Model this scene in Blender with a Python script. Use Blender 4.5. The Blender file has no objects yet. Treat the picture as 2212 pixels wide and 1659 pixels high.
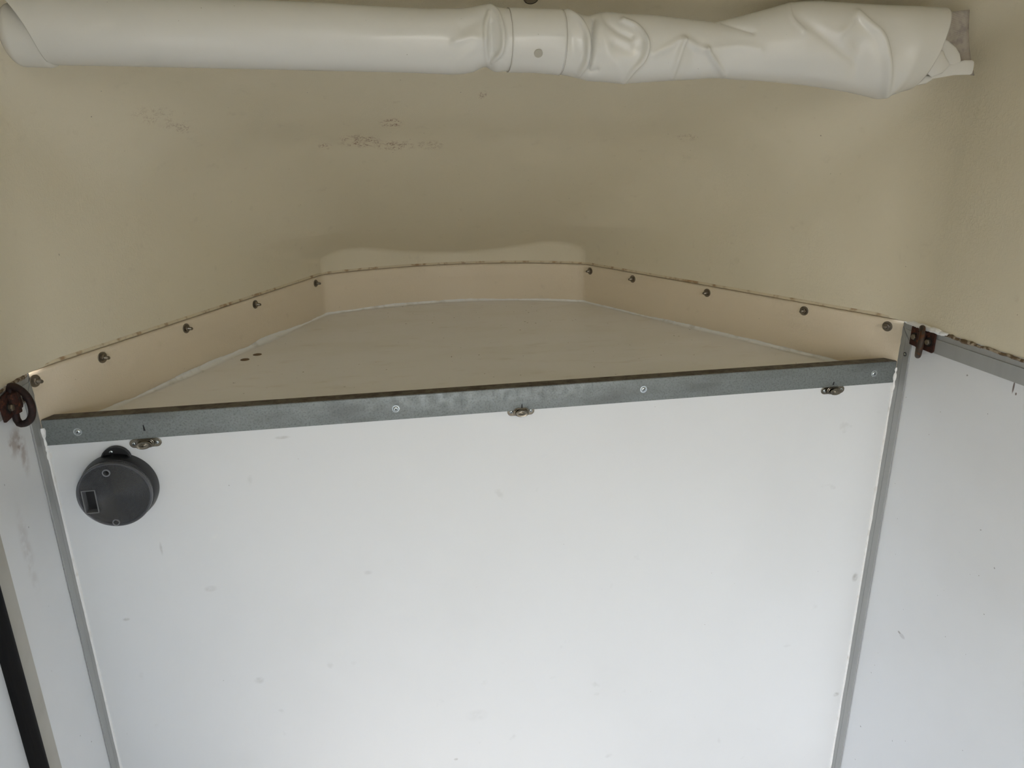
import bpy, bmesh, math, random
import numpy as np
from mathutils import Vector, Matrix
random.seed(4); rng = np.random.default_rng(4)
D = bpy.data; SC = bpy.context.scene; COL = SC.collection
PI = math.pi

# ------------------------------------------------------------ camera
CAMLOC = np.array([0.0, 0.0, 1.55]); FPX = 1553.4
PITCH, YAW, ROLL = 0.31891483, 0.18012449, -0.01123757
_F = np.array([math.sin(YAW)*math.cos(PITCH), math.cos(YAW)*math.cos(PITCH), -math.sin(PITCH)])
_R0 = np.array([math.cos(YAW), -math.sin(YAW), 0]); _U0 = np.cross(_R0, _F)
_R = _R0*math.cos(ROLL)+_U0*math.sin(ROLL); _U = -_R0*math.sin(ROLL)+_U0*math.cos(ROLL)
cd = D.cameras.new('camera'); cam = D.objects.new('camera', cd); COL.objects.link(cam)
cd.sensor_fit = 'HORIZONTAL'; cd.sensor_width = 36; cd.lens = FPX/2212*36; cd.clip_start = 0.02
M = Matrix.Identity(4)
for i in range(3):
    M[i][0] = _R[i]; M[i][1] = _U[i]; M[i][2] = -_F[i]; M[i][3] = CAMLOC[i]
cam.matrix_world = M
SC.camera = cam

# ------------------------------------------------------------ world, light, exposure
w = D.worlds.new('sky'); SC.world = w; w.use_nodes = True
wn = w.node_tree.nodes; wl = w.node_tree.links
bgn = wn['Background']
sky = wn.new('ShaderNodeTexSky'); sky.sky_type = 'NISHITA'; sky.sun_disc = False
sky.sun_elevation = math.radians(42); sky.sun_rotation = math.radians(200); sky.air_density = 1.0; sky.dust_density = 3.0
mixs = wn.new('ShaderNodeMix'); mixs.data_type = 'RGBA'; mixs.inputs[0].default_value = 0.80
wl.new(sky.outputs[0], mixs.inputs[6]); mixs.inputs[7].default_value = (0.83, 0.945, 1.16, 1)
wl.new(mixs.outputs[2], bgn.inputs[0]); bgn.inputs[1].default_value = 1.0

def portal(name, loc, rot, sx, sy):
    ld = D.lights.new(name, 'AREA'); ld.shape = 'RECTANGLE'; ld.size = sx; ld.size_y = sy
    ld.cycles.is_portal = True
    o = D.objects.new(name, ld); o.location = loc; o.rotation_euler = rot; COL.objects.link(o); return o

SC.view_settings.view_transform = 'Standard'
SC.view_settings.look = 'None'
SC.view_settings.gamma = 1.0
SC.view_settings.use_curve_mapping = False
SC.view_settings.exposure = 1.46
SC.cycles.max_bounces = 8; SC.cycles.diffuse_bounces = 5
SC.cycles.use_adaptive_sampling = True; SC.cycles.adaptive_threshold = 0.08; SC.cycles.adaptive_min_samples = 20
SC.cycles.use_denoising = True
SC.cycles.sample_clamp_indirect = 4

# ------------------------------------------------------------ measures
XL, XR = -0.5552, 0.9927           # side walls
YB = 1.2                           # board at the breast
ZT, ZB = 1.1414, 1.0971            # steel angle
ZS = 1.110                         # shelf
ZR0, ZR1 = 1.1818, 1.2187          # rail on the side walls
ZSEAM = 1.222
YREAR = -2.2
L0 = np.array([XL, 1.1985]); L1 = np.array([-0.157, 2.03]); R1 = np.array([0.589, 2.03]); R0 = np.array([XR, 1.1985])

def W(px, py, Y):
    d = _F+_R*(px-1106)/FPX-_U*(py-829.5)/FPX
    return CAMLOC+d*(Y-CAMLOC[1])/d[1]
def WX(px, py, X):
    d = _F+_R*(px-1106)/FPX-_U*(py-829.5)/FPX
    return CAMLOC+d*(X-CAMLOC[0])/d[0]
def WZ(px, py, Z):
    d = _F+_R*(px-1106)/FPX-_U*(py-829.5)/FPX
    return CAMLOC+d*(Z-CAMLOC[2])/d[2]
def PIX(P):
    P = np.asarray(P)-CAMLOC; d = P@_F
    return 1106+FPX*(P@_R)/d, 829.5-FPX*(P@_U)/d

# ------------------------------------------------------------ helpers
def obj(name, V, F, m, parent=None, smooth=False, bevel=0):
    me = D.meshes.new(name); me.from_pydata([tuple(map(float, v)) for v in V], [], [tuple(int(i) for i in f) for f in F]); me.update()
    if m: me.materials.append(m)
    if smooth:
        me.polygons.foreach_set('use_smooth', [True]*len(me.polygons))
    o = D.objects.new(name, me); COL.objects.link(o)
    if parent: o.parent = parent
    if bevel:
        b = o.modifiers.new('bevel', 'BEVEL'); b.width = bevel; b.segments = 2; b.limit_method = 'ANGLE'
    return o
def obj_bm(name, bm, m, parent=None, smooth=False, bevel=0):
    bmesh.ops.recalc_face_normals(bm, faces=bm.faces[:])
    me = D.meshes.new(name); bm.to_mesh(me); bm.free()
    if m: me.materials.append(m)
    if smooth:
        me.polygons.foreach_set('use_smooth', [True]*len(me.polygons))
        me.set_sharp_from_angle(angle=math.radians(38))
    o = D.objects.new(name, me); COL.objects.link(o)
    if parent: o.parent = parent
    if bevel:
        b = o.modifiers.new('bevel', 'BEVEL'); b.width = bevel; b.segments = 2; b.limit_method = 'ANGLE'
    return o
def bx(bm, x0, x1, y0, y1, z0, z1):
    vs = [bm.verts.new(p) for p in ((x0,y0,z0),(x1,y0,z0),(x1,y1,z0),(x0,y1,z0),(x0,y0,z1),(x1,y0,z1),(x1,y1,z1),(x0,y1,z1))]
    for f in ((0,3,2,1),(4,5,6,7),(0,1,5,4),(1,2,6,5),(2,3,7,6),(3,0,4,7)): bm.faces.new([vs[i] for i in f])
def box(name, x0, x1, y0, y1, z0, z1, m, parent=None, bevel=0):
    bm = bmesh.new(); bx(bm, x0, x1, y0, y1, z0, z1); return obj_bm(name, bm, m, parent, False, bevel)
def lathe(bm, prof, n=32, axis='y'):
    # prof: list of (r, h); revolve about the axis; h runs along -y (towards the viewer) for axis 'y'
    rings = []
    for r, h in prof:
        ring = []
        for k in range(n if r > 1e-6 else 1):
            a = 2*PI*k/n
            if axis == 'y': p = (r*math.cos(a), -h, r*math.sin(a))
            elif axis == 'z': p = (r*math.cos(a), r*math.sin(a), h)
            else: p = (h, r*math.cos(a), r*math.sin(a))
            ring.append(bm.verts.new(p))
        rings.append(ring)
    for a, b in zip(rings, rings[1:]):
        if len(a) == 1 and len(b) == 1: continue
        for k in range(n):
            k2 = (k+1) % n
            if len(a) == 1: bm.faces.new((a[0], b[k], b[k2]))
            elif len(b) == 1: bm.faces.new((a[k], a[k2], b[0]))
            else: bm.faces.new((a[k], a[k2], b[k2], b[k]))
def prism(bm, pts, y0, y1):
    # pts in (x,z), extruded in y
    a = [bm.verts.new((x, y0, z)) for x, z in pts]; b = [bm.verts.new((x, y1, z)) for x, z in pts]
    bm.faces.new(a); bm.faces.new(b[::-1]); n = len(pts)
    for i in range(n): bm.faces.new((a[i], b[i], b[(i+1) % n], a[(i+1) % n]))
def tube(bm, pts, r, n=10, closed=False, radii=None, squash=None):
    pts = [Vector(p) for p in pts]; N = len(pts); rings = []
    up = Vector((0, 0, 1)); prev = None
    for i, p in enumerate(pts):
        if closed: t = pts[(i+1) % N]-pts[i-1]
        else: t = pts[min(i+1, N-1)]-pts[max(i-1, 0)]
        t.normalize()
        if prev is None:
            nrm = t.cross(up)
            if nrm.length < 1e-3: nrm = t.cross(Vector((1, 0, 0)))
        else: nrm = prev-t*prev.dot(t)
        nrm.normalize(); prev = nrm; bn = t.cross(nrm)
        rr = radii[i] if radii is not None else r
        rings.append([bm.verts.new(p+(nrm*math.cos(2*PI*k/n)+bn*math.sin(2*PI*k/n))*rr) for k in range(n)])
    rg = range(N) if closed else range(N-1)
    for i in rg:
        a, b = rings[i], rings[(i+1) % N]
        for k in range(n): bm.faces.new((a[k], a[(k+1) % n], b[(k+1) % n], b[k]))
    if not closed: bm.faces.new(rings[0][::-1]); bm.faces.new(rings[-1])
def obround(L, H, n=8):
    r = H/2; c = L/2-r
    return [(c+r*math.cos(a), r*math.sin(a)) for a in np.linspace(-PI/2, PI/2, n)]+[(-c+r*math.cos(a), r*math.sin(a)) for a in np.linspace(PI/2, 3*PI/2, n)]
def thing(name, label, cat, loc=(0, 0, 0), rz=0, group=None):
    o = D.objects.new(name, None); COL.objects.link(o); o.empty_display_size = .02
    o.location = loc; o.rotation_euler = (0, 0, rz); o['label'] = label; o['category'] = cat
    if group: o['group'] = group
    return o
def tag(o, label, cat, group=None):
    o['label'] = label; o['category'] = cat
    if group: o['group'] = group
    return o
def struct(o): o['kind'] = 'structure'; return o
def dup(root, loc, rz, label, group=None):
    r = root.copy(); COL.objects.link(r); r.location = loc; r.rotation_euler = (0, 0, rz); r['label'] = label
    if group: r['group'] = group
    for ch in list(root.children):
        c = ch.copy(); COL.objects.link(c); c.parent = r
        for g in ch.children:
            d = g.copy(); COL.objects.link(d); d.parent = c
    return r

# ------------------------------------------------------------ materials
def srgb(r, g, b):
    f = lambda c: (c/255/12.92 if c/255 <= .04045 else ((c/255+.055)/1.055)**2.4)
    return (f(r), f(g), f(b), 1)
class Mat:
    def __init__(s, name, col, rough=.5, metal=0, spec=.5):
        s.m = D.materials.new(name); s.m.use_nodes = True; s.nt = s.m.node_tree; s.n = s.nt.nodes; s.l = s.nt.links
        s.b = s.n['Principled BSDF']; s.b.inputs['Base Color'].default_value = col
        s.b.inputs['Roughness'].default_value = rough; s.b.inputs['Metallic'].default_value = metal
        s.b.inputs['Specular IOR Level'].default_value = spec
        s.tc = s.n.new('ShaderNodeTexCoord'); s.col = None; s.base = col; s.hgt = None
    def noise(s, scale, detail=3, rough=.5, dist=0, stretch=None, coord='Object', loc=None):
        t = s.n.new('ShaderNodeTexNoise'); t.inputs['Scale'].default_value = scale; t.inputs['Detail'].default_value = detail
        t.inputs['Roughness'].default_value = rough; t.inputs['Distortion'].default_value = dist
        if stretch or loc:
            mp = s.n.new('ShaderNodeMapping'); s.l.new(s.tc.outputs[coord], mp.inputs[0])
            if stretch: mp.inputs['Scale'].default_value = stretch
            if loc: mp.inputs['Location'].default_value = loc
            s.l.new(mp.outputs[0], t.inputs['Vector'])
        else: s.l.new(s.tc.outputs[coord], t.inputs['Vector'])
        return t.outputs['Fac']
    def ramp(s, inp, a, b, lo=0., hi=1.):
        r = s.n.new('ShaderNodeMapRange'); s.l.new(inp, r.inputs[0]); r.inputs[1].default_value = a; r.inputs[2].default_value = b
        r.inputs[3].default_value = lo; r.inputs[4].default_value = hi; r.interpolation_type = 'SMOOTHSTEP'; return r.outputs[0]
    def math(s, op, a, b=None):
        n = s.n.new('ShaderNodeMath'); n.operation = op
        for i, v in enumerate((a, b)):
            if v is None: continue
            if isinstance(v, (int, float)): n.inputs[i].default_value = v
            else: s.l.new(v, n.inputs[i])
        return n.outputs[0]
    def over(s, fac, col):
        x = s.n.new('ShaderNodeMix'); x.data_type = 'RGBA'
        if isinstance(fac, (int, float)): x.inputs[0].default_value = fac
        else: s.l.new(fac, x.inputs[0])
        if s.col is None: x.inputs[6].default_value = s.base
        else: s.l.new(s.col, x.inputs[6])
        x.inputs[7].default_value = col; s.col = x.outputs[2]
        s.l.new(s.col, s.b.inputs['Base Color']); return s
    def ell(s, c, r, soft=.5):
        # 1 inside an ellipsoid at c with radii r (None = ignore the axis), falling to 0 at its edge
        sub = s.n.new('ShaderNodeVectorMath'); sub.operation = 'SUBTRACT'; s.l.new(s.tc.outputs['Object'], sub.inputs[0]); sub.inputs[1].default_value = c
        mul = s.n.new('ShaderNodeVectorMath'); mul.operation = 'MULTIPLY'; s.l.new(sub.outputs[0], mul.inputs[0])
        mul.inputs[1].default_value = [0 if q is None else 1/q for q in r]
        ln = s.n.new('ShaderNodeVectorMath'); ln.operation = 'LENGTH'; s.l.new(mul.outputs[0], ln.inputs[0])
        return s.ramp(ln.outputs['Value'], 1-soft, 1, 1, 0)
    def bump(s, h, strength=.3, dist=.001):
        b = s.n.new('ShaderNodeBump'); b.inputs['Strength'].default_value = strength; b.inputs['Distance'].default_value = dist
        s.l.new(h, b.inputs['Height'])
        if s.hgt is not None: s.l.new(s.hgt, b.inputs['Normal'])
        s.hgt = b.outputs[0]; s.l.new(b.outputs[0], s.b.inputs['Normal']); return s
    def rough(s, inp, a, b, lo, hi):
        s.l.new(s.ramp(inp, a, b, lo, hi), s.b.inputs['Roughness']); return s

def fibre_paint(name, col, col2):
    # gel-coat brushed over chopped glass strand: short crossing ridges
    m = Mat(name, col, .48)
    m.over(m.ramp(m.noise(3.0, 4), .35, .75, 0, .35), col2)
    m.over(m.ramp(m.noise(30, 5, .6), .60, .80, 0, .12), srgb(120, 100, 70))
    # tiny dark specks
    m.over(m.ramp(m.noise(170, 1), .80, .84, 0, .55), srgb(70, 55, 40))
    hs = []
    for st, lc in (((1, 1, 4.5), (0, 0, 0)), ((4.5, 1, 1), (3, 1, 2)), ((2.2, 2.2, .7), (5, 2, 7))):
        mp = m.n.new('ShaderNodeMapping'); m.l.new(m.tc.outputs['Object'], mp.inputs[0])
        mp.inputs['Scale'].default_value = st; mp.inputs['Location'].default_value = lc
        mp.inputs['Rotation'].default_value = (0, .6 if lc[0] != 3 else -.5, .3)
        t = m.n.new('ShaderNodeTexNoise'); t.inputs['Scale'].default_value = 150; t.inputs['Detail'].default_value = 2; t.inputs['Distortion'].default_value = .4
        m.l.new(mp.outputs[0], t.inputs['Vector'])
        hs.append(m.ramp(t.outputs['Fac'], .52, .72))
    h = m.math('MAXIMUM', m.math('MAXIMUM', hs[0], hs[1]), hs[2])
    patch = m.ramp(m.noise(4, 2, loc=(9, 3, 1)), .38, .65, .25, 1)
    m.bump(m.math('MULTIPLY', h, patch), .40, .0005)
    m.bump(m.noise(14, 3), .35, .004)
    return m

SHELLC = srgb(223, 215, 192)
m_shell = fibre_paint('cream_fibreglass', SHELLC, srgb(218, 208, 182))
def rust_scratch(m, c, r, strength, colr, th=.030, scale=120, seed=0):
    n = m.noise(scale, 3, .6, .8, loc=(seed, seed*2, 0))
    line = m.ramp(m.math('ABSOLUTE', m.math('SUBTRACT', n, .5)), 0, th, 1, 0)
    blot = m.ramp(m.noise(60, 2, loc=(seed+4, 0, 2)), .40, .56)
    m.over(m.math('MULTIPLY', m.math('MULTIPLY', line, blot), m.math('MULTIPLY', m.ell(c, r, .6), strength)), colr)

m_band = fibre_paint('peach_fibreglass', srgb(230, 217, 194), srgb(224, 211, 186))
m_board = Mat('white_board', srgb(226, 229, 230), .38)
m_board.over(m_board.ramp(m_board.noise(2.2, 4), .45, .8, 0, .18), srgb(196, 198, 196))
m_board.over(m_board.ramp(m_board.noise(22, 3), .70, .80, 0, .22), srgb(180, 182, 178))
m_board.over(m_board.ramp(m_board.noise(150, 1, loc=(2, 2, 2)), .80, .83, 0, .5), srgb(120, 112, 104))
for c, r, s in ((W(1847, 1247, YB), (.009, None, .014), .35), (W(1806, 1500, YB), (.010, None, .008), .3), (W(455, 1272, YB), (.014, None, .008), .14),
                (W(795, 1237, YB), (.01, None, .006), .12), (W(273, 1338, YB), (.008, None, .004), .25), (W(610, 945, YB), (.016, None, .004), .22),
                (W(1030, 1545, YB), (.03, None, .02), .06), (W(348, 1185, YB), (.003, None, .016), .25), (W(560, 1470, YB), (.012, None, .01), .15),
                (W(985, 1640, YB), (.006, None, .004), .3), (W(1700, 1395, YB), (.012, None, .004), .1)):
    m_board.over(m_board.math('MULTIPLY', m_board.ell(tuple(c), r, .7), m_board.ramp(m_board.noise(90, 2), .35, .6, s*.5, s*1.3)), srgb(130, 128, 116))
m_board.bump(m_board.noise(6, 2), .12, .004)
m_side = Mat('white_side_panel', srgb(228, 231, 234), .36)
m_side.over(m_side.ramp(m_side.noise(2.5, 4, loc=(3, 0, 0)), .45, .8, 0, .2), srgb(190, 190, 188))
m_side.over(m_side.ramp(m_side.noise(120, 1, loc=(1, 5, 2)), .79, .82, 0, .6), srgb(95, 90, 86))
def side_scuff(px, py, r, s, col=(95, 85, 80)):
    r = (.3, r[1], r[2])
    m_side.over(m_side.math('MULTIPLY', m_side.ell(tuple(WX(px, py, XR)), r, .5), s), srgb(*col))
side_scuff(2189, 836, (None, .0022, .013), .85, (88, 60, 48)); side_scuff(2194, 851, (None, .002, .003), .85, (88, 60, 48))
side_scuff(1942, 1366, (None, .005, .003), .55); side_scuff(1948, 1374, (None, .010, .006), .22)
for c, r, s in ((WX(35, 955, XL), (None, .035, .03), .35), (WX(50, 975, XL), (None, .018, .05), .3), (WX(42, 965, XL), (None, .006, .006), .6), (WX(22, 962, XL), (None, .006, .004), .5), (WX(60, 1190, XL), (None, .02, .10), .12)):
    m_side.over(m_side.math('MULTIPLY', m_side.ell(tuple(c), (.3, r[1], r[2]), .8), m_side.ramp(m_side.noise(60, 3), .35, .65, .1*s, s*1.6)), srgb(120, 88, 68))
m_shelf = Mat('shelf_paint', srgb(244, 243, 242), .30)
m_shelf.over(m_shelf.ramp(m_shelf.noise(3.5, 4, stretch=(1, 2.5, 1)), .42, .7, 0, .4), srgb(234, 232, 224))
m_shelf.over(m_shelf.ramp(m_shelf.noise(11, 4, .6, stretch=(1, 3, 1)), .55, .8, 0, .3), srgb(200, 188, 168))
m_shelf.over(m_shelf.ramp(m_shelf.noise(120, 1), .78, .81, 0, .6), srgb(90, 70, 50))
m_shelf.bump(m_shelf.noise(9, 2), .15, .003)
m_galv = Mat('galvanised_steel', srgb(124, 130, 129), .5, .4)
v = m_galv.n.new('ShaderNodeTexVoronoi'); v.inputs['Scale'].default_value = 420; m_galv.l.new(m_galv.tc.outputs['Object'], v.inputs['Vector'])
m_galv.over(m_galv.ramp(v.outputs['Color'], .2, .9, 0, .18), srgb(146, 152, 154))
m_galv.over(m_galv.ramp(m_galv.noise(300, 4, .7), .48, .64, 0, .55), srgb(88, 93, 93))
m_galv.over(m_galv.ramp(m_galv.noise(9, 3, stretch=(1, 1, 3)), .45, .75, 0, .45), srgb(88, 90, 88))
m_galvd = Mat('stained_steel', srgb(98, 92, 82), .55, .3); m_galvd.over(m_galvd.ramp(m_galvd.noise(60, 4, .7), .4, .65), srgb(66, 58, 46))
m_galv.rough(m_galv.noise(60, 3), .3, .7, .35, .55)
m_alu = Mat('grey_aluminium', srgb(168, 170, 169), .42, .25)
m_alu.over(m_alu.ramp(m_alu.noise(20, 3, stretch=(3, 3, .3)), .4, .7, 0, .2), srgb(146, 147, 145))
m_alud = Mat('groove_grey', srgb(70, 72, 72), .6, .3)
m_dirt = Mat('brown_dirt', srgb(100, 82, 60), .9)
m_dirt.over(m_dirt.ramp(m_dirt.noise(140, 3), .45, .62), srgb(168, 155, 135)); m_dirt.bump(m_dirt.noise(200, 2), .8, .001)
m_seam = Mat('seam_filler', srgb(214, 202, 174), .7); m_seam.over(m_seam.ramp(m_seam.noise(40, 4), .50, .66), srgb(168, 142, 110))
m_seamd = Mat('seam_gap', srgb(140, 122, 98), .9); m_seamd.over(m_seamd.ramp(m_seamd.noise(18, 4), .38, .55), srgb(176, 158, 130))
m_caulk = Mat('white_sealant', srgb(242, 243, 242), .45); m_caulk.over(m_caulk.ramp(m_caulk.noise(40, 3), .5, .75, 0, .35), srgb(176, 168, 150))
m_rust = Mat('rust', srgb(66, 32, 20), .85, .1)
m_rust.over(m_rust.ramp(m_rust.noise(180, 4, .7), .42, .62), srgb(38, 22, 16)); m_rust.over(m_rust.ramp(m_rust.noise(90, 4, .7, loc=(2, 0, 0)), .55, .7, 0, .8), srgb(112, 62, 34))
m_rust.bump(m_rust.noise(300, 3), .7, .0008)
m_rring = Mat('rusty_steel', srgb(66, 56, 48), .5, .4); m_rring.over(m_rring.ramp(m_rring.noise(150, 3), .5, .62), srgb(92, 58, 36)); m_rring.bump(m_rring.noise(260, 3), .5, .0006)
m_dring = Mat('dark_rusty_steel', srgb(34, 18, 15), .65, .2); m_dring.over(m_dring.ramp(m_dring.noise(200, 3), .5, .62), srgb(50, 25, 19)); m_dring.bump(m_dring.noise(260, 3), .5, .0006)
m_zinc = Mat('zinc_screw', srgb(196, 204, 206), .25, 1)
m_steel = Mat('dull_steel', srgb(136, 128, 116), .35, .9)
m_dark = Mat('dark_recess', srgb(16, 16, 16), .6)
m_brass = Mat('nickel_plate', srgb(128, 122, 110), .24, 1); m_brass.over(m_brass.ramp(m_brass.noise(200, 2), .45, .7, 0, .5), srgb(88, 82, 70))
m_black = Mat('black_plastic', srgb(22, 23, 25), .38)
m_rubber = Mat('black_rubber', srgb(12, 12, 12), .8, spec=.25)
m_ink = Mat('black_ink', srgb(8, 8, 10), .6)
m_vinyl = Mat('white_vinyl', srgb(218, 217, 210), .22)
m_vinyl.over(m_vinyl.ramp(m_vinyl.noise(5, 3), .4, .75, 0, .25), srgb(208, 208, 202))
m_vinyl.over(m_vinyl.ramp(m_vinyl.noise(280, 1), .80, .84, 0, .5), srgb(110, 100, 80))
for (px, py, rx, rz, s) in ((830, 36, .035, .003, .7), (925, 42, .022, .003, .6), (1137, 84, .004, .004, .7), (1095, 55, .004, .02, .35), (1728, 138, .006, .003, .25), (690, 139, .02, .002, .4), (1440, 55, .03, .01, .12)):
    c = tuple(W(px, py, 1.06)); m_vinyl.over(m_vinyl.math('MULTIPLY', m_vinyl.ell(c, (rx, None, rz), .6), m_vinyl.ramp(m_vinyl.noise(330, 2), .50, .58, 0, s)), srgb(105, 92, 66))
wv = m_vinyl.noise(900, 1, stretch=(1, 1, 1)); m_vinyl.bump(wv, .12, .0003); m_vinyl.bump(m_vinyl.noise(18, 2), .15, .003)
m_cloth = Mat('dirty_mesh_backing', srgb(170, 162, 150), .8)
ck = m_cloth.n.new('ShaderNodeTexChecker'); ck.inputs['Scale'].default_value = 640
mp = m_cloth.n.new('ShaderNodeMapping'); mp.inputs['Rotation'].default_value = (0, .55, 0); m_cloth.l.new(m_cloth.tc.outputs['Object'], mp.inputs[0]); m_cloth.l.new(mp.outputs[0], ck.inputs[0])
m_cloth.over(m_cloth.math('MULTIPLY', ck.outputs['Fac'], m_cloth.ramp(m_cloth.noise(60, 3), .4, .6, .0, .4)), srgb(112, 104, 94))
m_cloth.over(m_cloth.ramp(m_cloth.noise(70, 4, .6), .45, .7, 0, .7), srgb(132, 126, 122))
m_strip = Mat('grey_beige_frame', srgb(180, 178, 170), .55)
m_strip.over(m_strip.ramp(m_strip.noise(14, 4), .45, .75, 0, .4), srgb(150, 144, 132))
m_snap = Mat('grey_snap', srgb(172, 168, 154), .4)
m_spot = Mat('brown_spot', srgb(104, 84, 62), .7)
m_floor = Mat('grey_floor_mat', srgb(150, 148, 142), .8); m_floor.bump(m_floor.noise(120, 2), .4, .002)
m_ground = Mat('pale_yard', srgb(176, 168, 150), .9); m_ground.over(m_ground.ramp(m_ground.noise(2, 5), .4, .7, 0, .5), srgb(150, 140, 120))
m_lens = Mat('clear_lens', (.33, .34, .36, 1), .06); m_lens.b.inputs['Transmission Weight'].default_value = .80; m_lens.b.inputs['IOR'].default_value = 1.38
m_refl = Mat('lamp_reflector', srgb(40, 41, 44), .3, .6)

# ------------------------------------------------------------ plan of the nose
def centre_y(x): return 2.03+.095*(1-((x-.216)/.373)**2)
def plan(off=0.0, n=24, r=.012):
    """inner plan line of the nose from the left wall to the right wall, corners eased; off = shift inward"""
    pts = [L0+(L1-L0)*t for t in np.linspace(0, 1, n)]
    pts += [np.array([x, centre_y(x)]) for x in np.linspace(L1[0], R1[0], n+2)[1:-1]]
    pts += [R1+(R0-R1)*t for t in np.linspace(0, 1, n)]
    P = np.array(pts)
    d = np.r_[0, np.cumsum(np.linalg.norm(np.diff(P, axis=0), axis=1))]
    s = np.linspace(0, d[-1], 420); Q = np.c_[np.interp(s, d, P[:, 0]), np.interp(s, d, P[:, 1])]
    k = np.exp(-.5*(np.arange(-8, 9)*(s[1])/(r*.6))**2); k /= k.sum()
    Qp = np.vstack([np.repeat(Q[:1], 8, 0)-(Q[1]-Q[0])*np.arange(8, 0, -1)[:, None], Q, np.repeat(Q[-1:], 8, 0)+(Q[-1]-Q[-2])*np.arange(1, 9)[:, None]])
    Q = np.c_[np.convolve(Qp[:, 0], k, 'valid'), np.convolve(Qp[:, 1], k, 'valid')]
    t = np.gradient(Q, axis=0); t /= np.linalg.norm(t, axis=1)[:, None]
    nrm = np.c_[t[:, 1], -t[:, 0]]
    return Q+nrm*off, nrm

# ------------------------------------------------------------ roof shell (upper moulding)
def smin(a, b, k):
    h = np.clip(.5+.5*(b-a)/k, 0, 1); return b*(1-h)+a*h-k*h*(1-h)
_ty = np.array([-4, -2.2, -.5, .3, .85, 1.12, 1.25, 1.36, 1.50, 1.60, 2.125, 2.5])
_tz = np.array([2.08, 2.05, 2.00, 1.92, 1.825, 1.762, 1.716, 1.668, 1.606, 1.572, 1.258, 1.034])
_yy = np.linspace(-4, 2.5, 1301); _zz = np.interp(_yy, _ty, _tz)
_k = np.exp(-.5*(np.arange(-16, 17)/6.0)**2); _k /= _k.sum()
_zs = np.convolve(np.r_[np.full(16, _zz[0]), _zz, _zz[-1]+(_zz[-1]-_zz[-2])*np.arange(1, 17)], _k, 'valid')
_sl = np.gradient(_zs, _yy)
def shell_f(x, y, z):
    def hp(a, b):
        t = (b-a)/np.linalg.norm(b-a); return lambda x, y: (x-a[0])*t[1]-(y-a[1])*t[0]
    wl_, wr_ = x-XL, XR-x
    dl, dr = hp(L0, L1)(x, y), hp(R1, R0)(x, y)
    c = (centre_y(x)-y)/np.sqrt(1+(.19*(x-.216)/.373/.373)**2)
    kk = .012
    side = smin(smin(wl_, wr_, .05), smin(dl, dr, .02), .028)
    zb = .045*((x-.216)/.6)**2*np.clip((y*-1+1.75)/.5, 0, 1)*np.clip((y-1.2)/.2, 0, 1)
    zd = np.interp(y, _yy, _zs)-zb; s = np.interp(y, _yy, _sl)
    dome = (zd-z)/np.sqrt(1+s*s)
    kd = np.interp(z, [1.222, 1.25, 1.34, 1.6, 1.8], [.012, .06, .17, .20, .24])*(.3+.7*np.clip((y-1.15)/.3, 0, 1))
    return smin(smin(side, dome, kd), c, .010)
def shell():
    # targets along the plan, side walls included
    pl, _ = plan(0, 24, .01)
    left = np.c_[np.full(40, XL), np.linspace(YREAR, L0[1], 41)[:-1]]
    right = np.c_[np.full(40, XR), np.linspace(R0[1], YREAR, 41)[1:]]
    fl = np.c_[np.full(24, XL), np.linspace(1.05, L0[1], 25)[:-1]]; fr = np.c_[np.full(24, XR), np.linspace(R0[1], 1.05, 25)[1:]]
    left = left[left[:, 1] < 1.05]; right = right[right[:, 1] < 1.05]
    T = np.vstack([left, fl, pl, fr, right]); O = np.array([.2185, -3.8])
    zr = np.concatenate([np.linspace(ZSEAM+.0005, 1.34, 60, endpoint=False), np.linspace(1.34, 1.66, 70, endpoint=False), np.linspace(1.66, 2.045, 110)])
    dirs = T-O; dirs /= np.linalg.norm(dirs, axis=1)[:, None]
    n, m = len(zr), len(T)
    Z = np.repeat(zr[:, None], m, 1); DX = np.repeat(dirs[None, :, 0], n, 0); DY = np.repeat(dirs[None, :, 1], n, 0)
    t = np.full((n, m), .3); lo = np.zeros((n, m)); hi = np.full((n, m), 8.0); found = np.zeros((n, m), bool)
    for step in np.linspace(.05, 7, 280):
        f = shell_f(O[0]+DX*step, O[1]+DY*step, Z); hit = (f < 0) & ~found
        hi[hit] = step; found |= hit; lo[~found] = step
    for _ in range(22):
        mid = (lo+hi)/2; f = shell_f(O[0]+DX*mid, O[1]+DY*mid, Z); neg = f < 0
        hi = np.where(neg, mid, hi); lo = np.where(neg, lo, mid)
    X = O[0]+DX*lo; Y = O[1]+DY*lo
    V = np.stack([X, Y, Z], -1).reshape(-1, 3)
    I = np.arange(n*m).reshape(n, m)
    q = np.stack([I[:-1, :-1], I[1:, :-1], I[1:, 1:], I[:-1, 1:]], -1).reshape(-1, 4)
    ym = V[q][:, :, 1].max(1)
    q = q[ym > YREAR-.02]
    return V, q
sv, sf = shell()
_su, _sw = PIX(sv)
def on_shell(px, py):
    ok = sv[:, 1] > .9; return sv[np.argmin(np.hypot(_su-px, _sw-py)+np.where(ok, 0, 1e4))]
for c, r, s, sd in ((on_shell(845, 268), (.028, None, .011), 1.0, 0), (on_shell(700, 316), (.018, None, .008), .9, 3), (on_shell(775, 305), (.055, None, .016), .8, 1),
                    (on_shell(855, 312), (.055, None, .012), .75, 2), (on_shell(930, 312), (.05, None, .012), .4, 4), (on_shell(388, 275), (.028, None, .010), .45, 5),
                    (on_shell(1042, 208), (.010, None, .008), .7, 6), (on_shell(1480, 298), (.03, None, .010), .5, 7), (on_shell(350, 250), (.05, None, .02), .25, 8)):
    rust_scratch(m_shell, tuple(c), r, s, srgb(122, 66, 34), th=.055, seed=sd)
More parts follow.
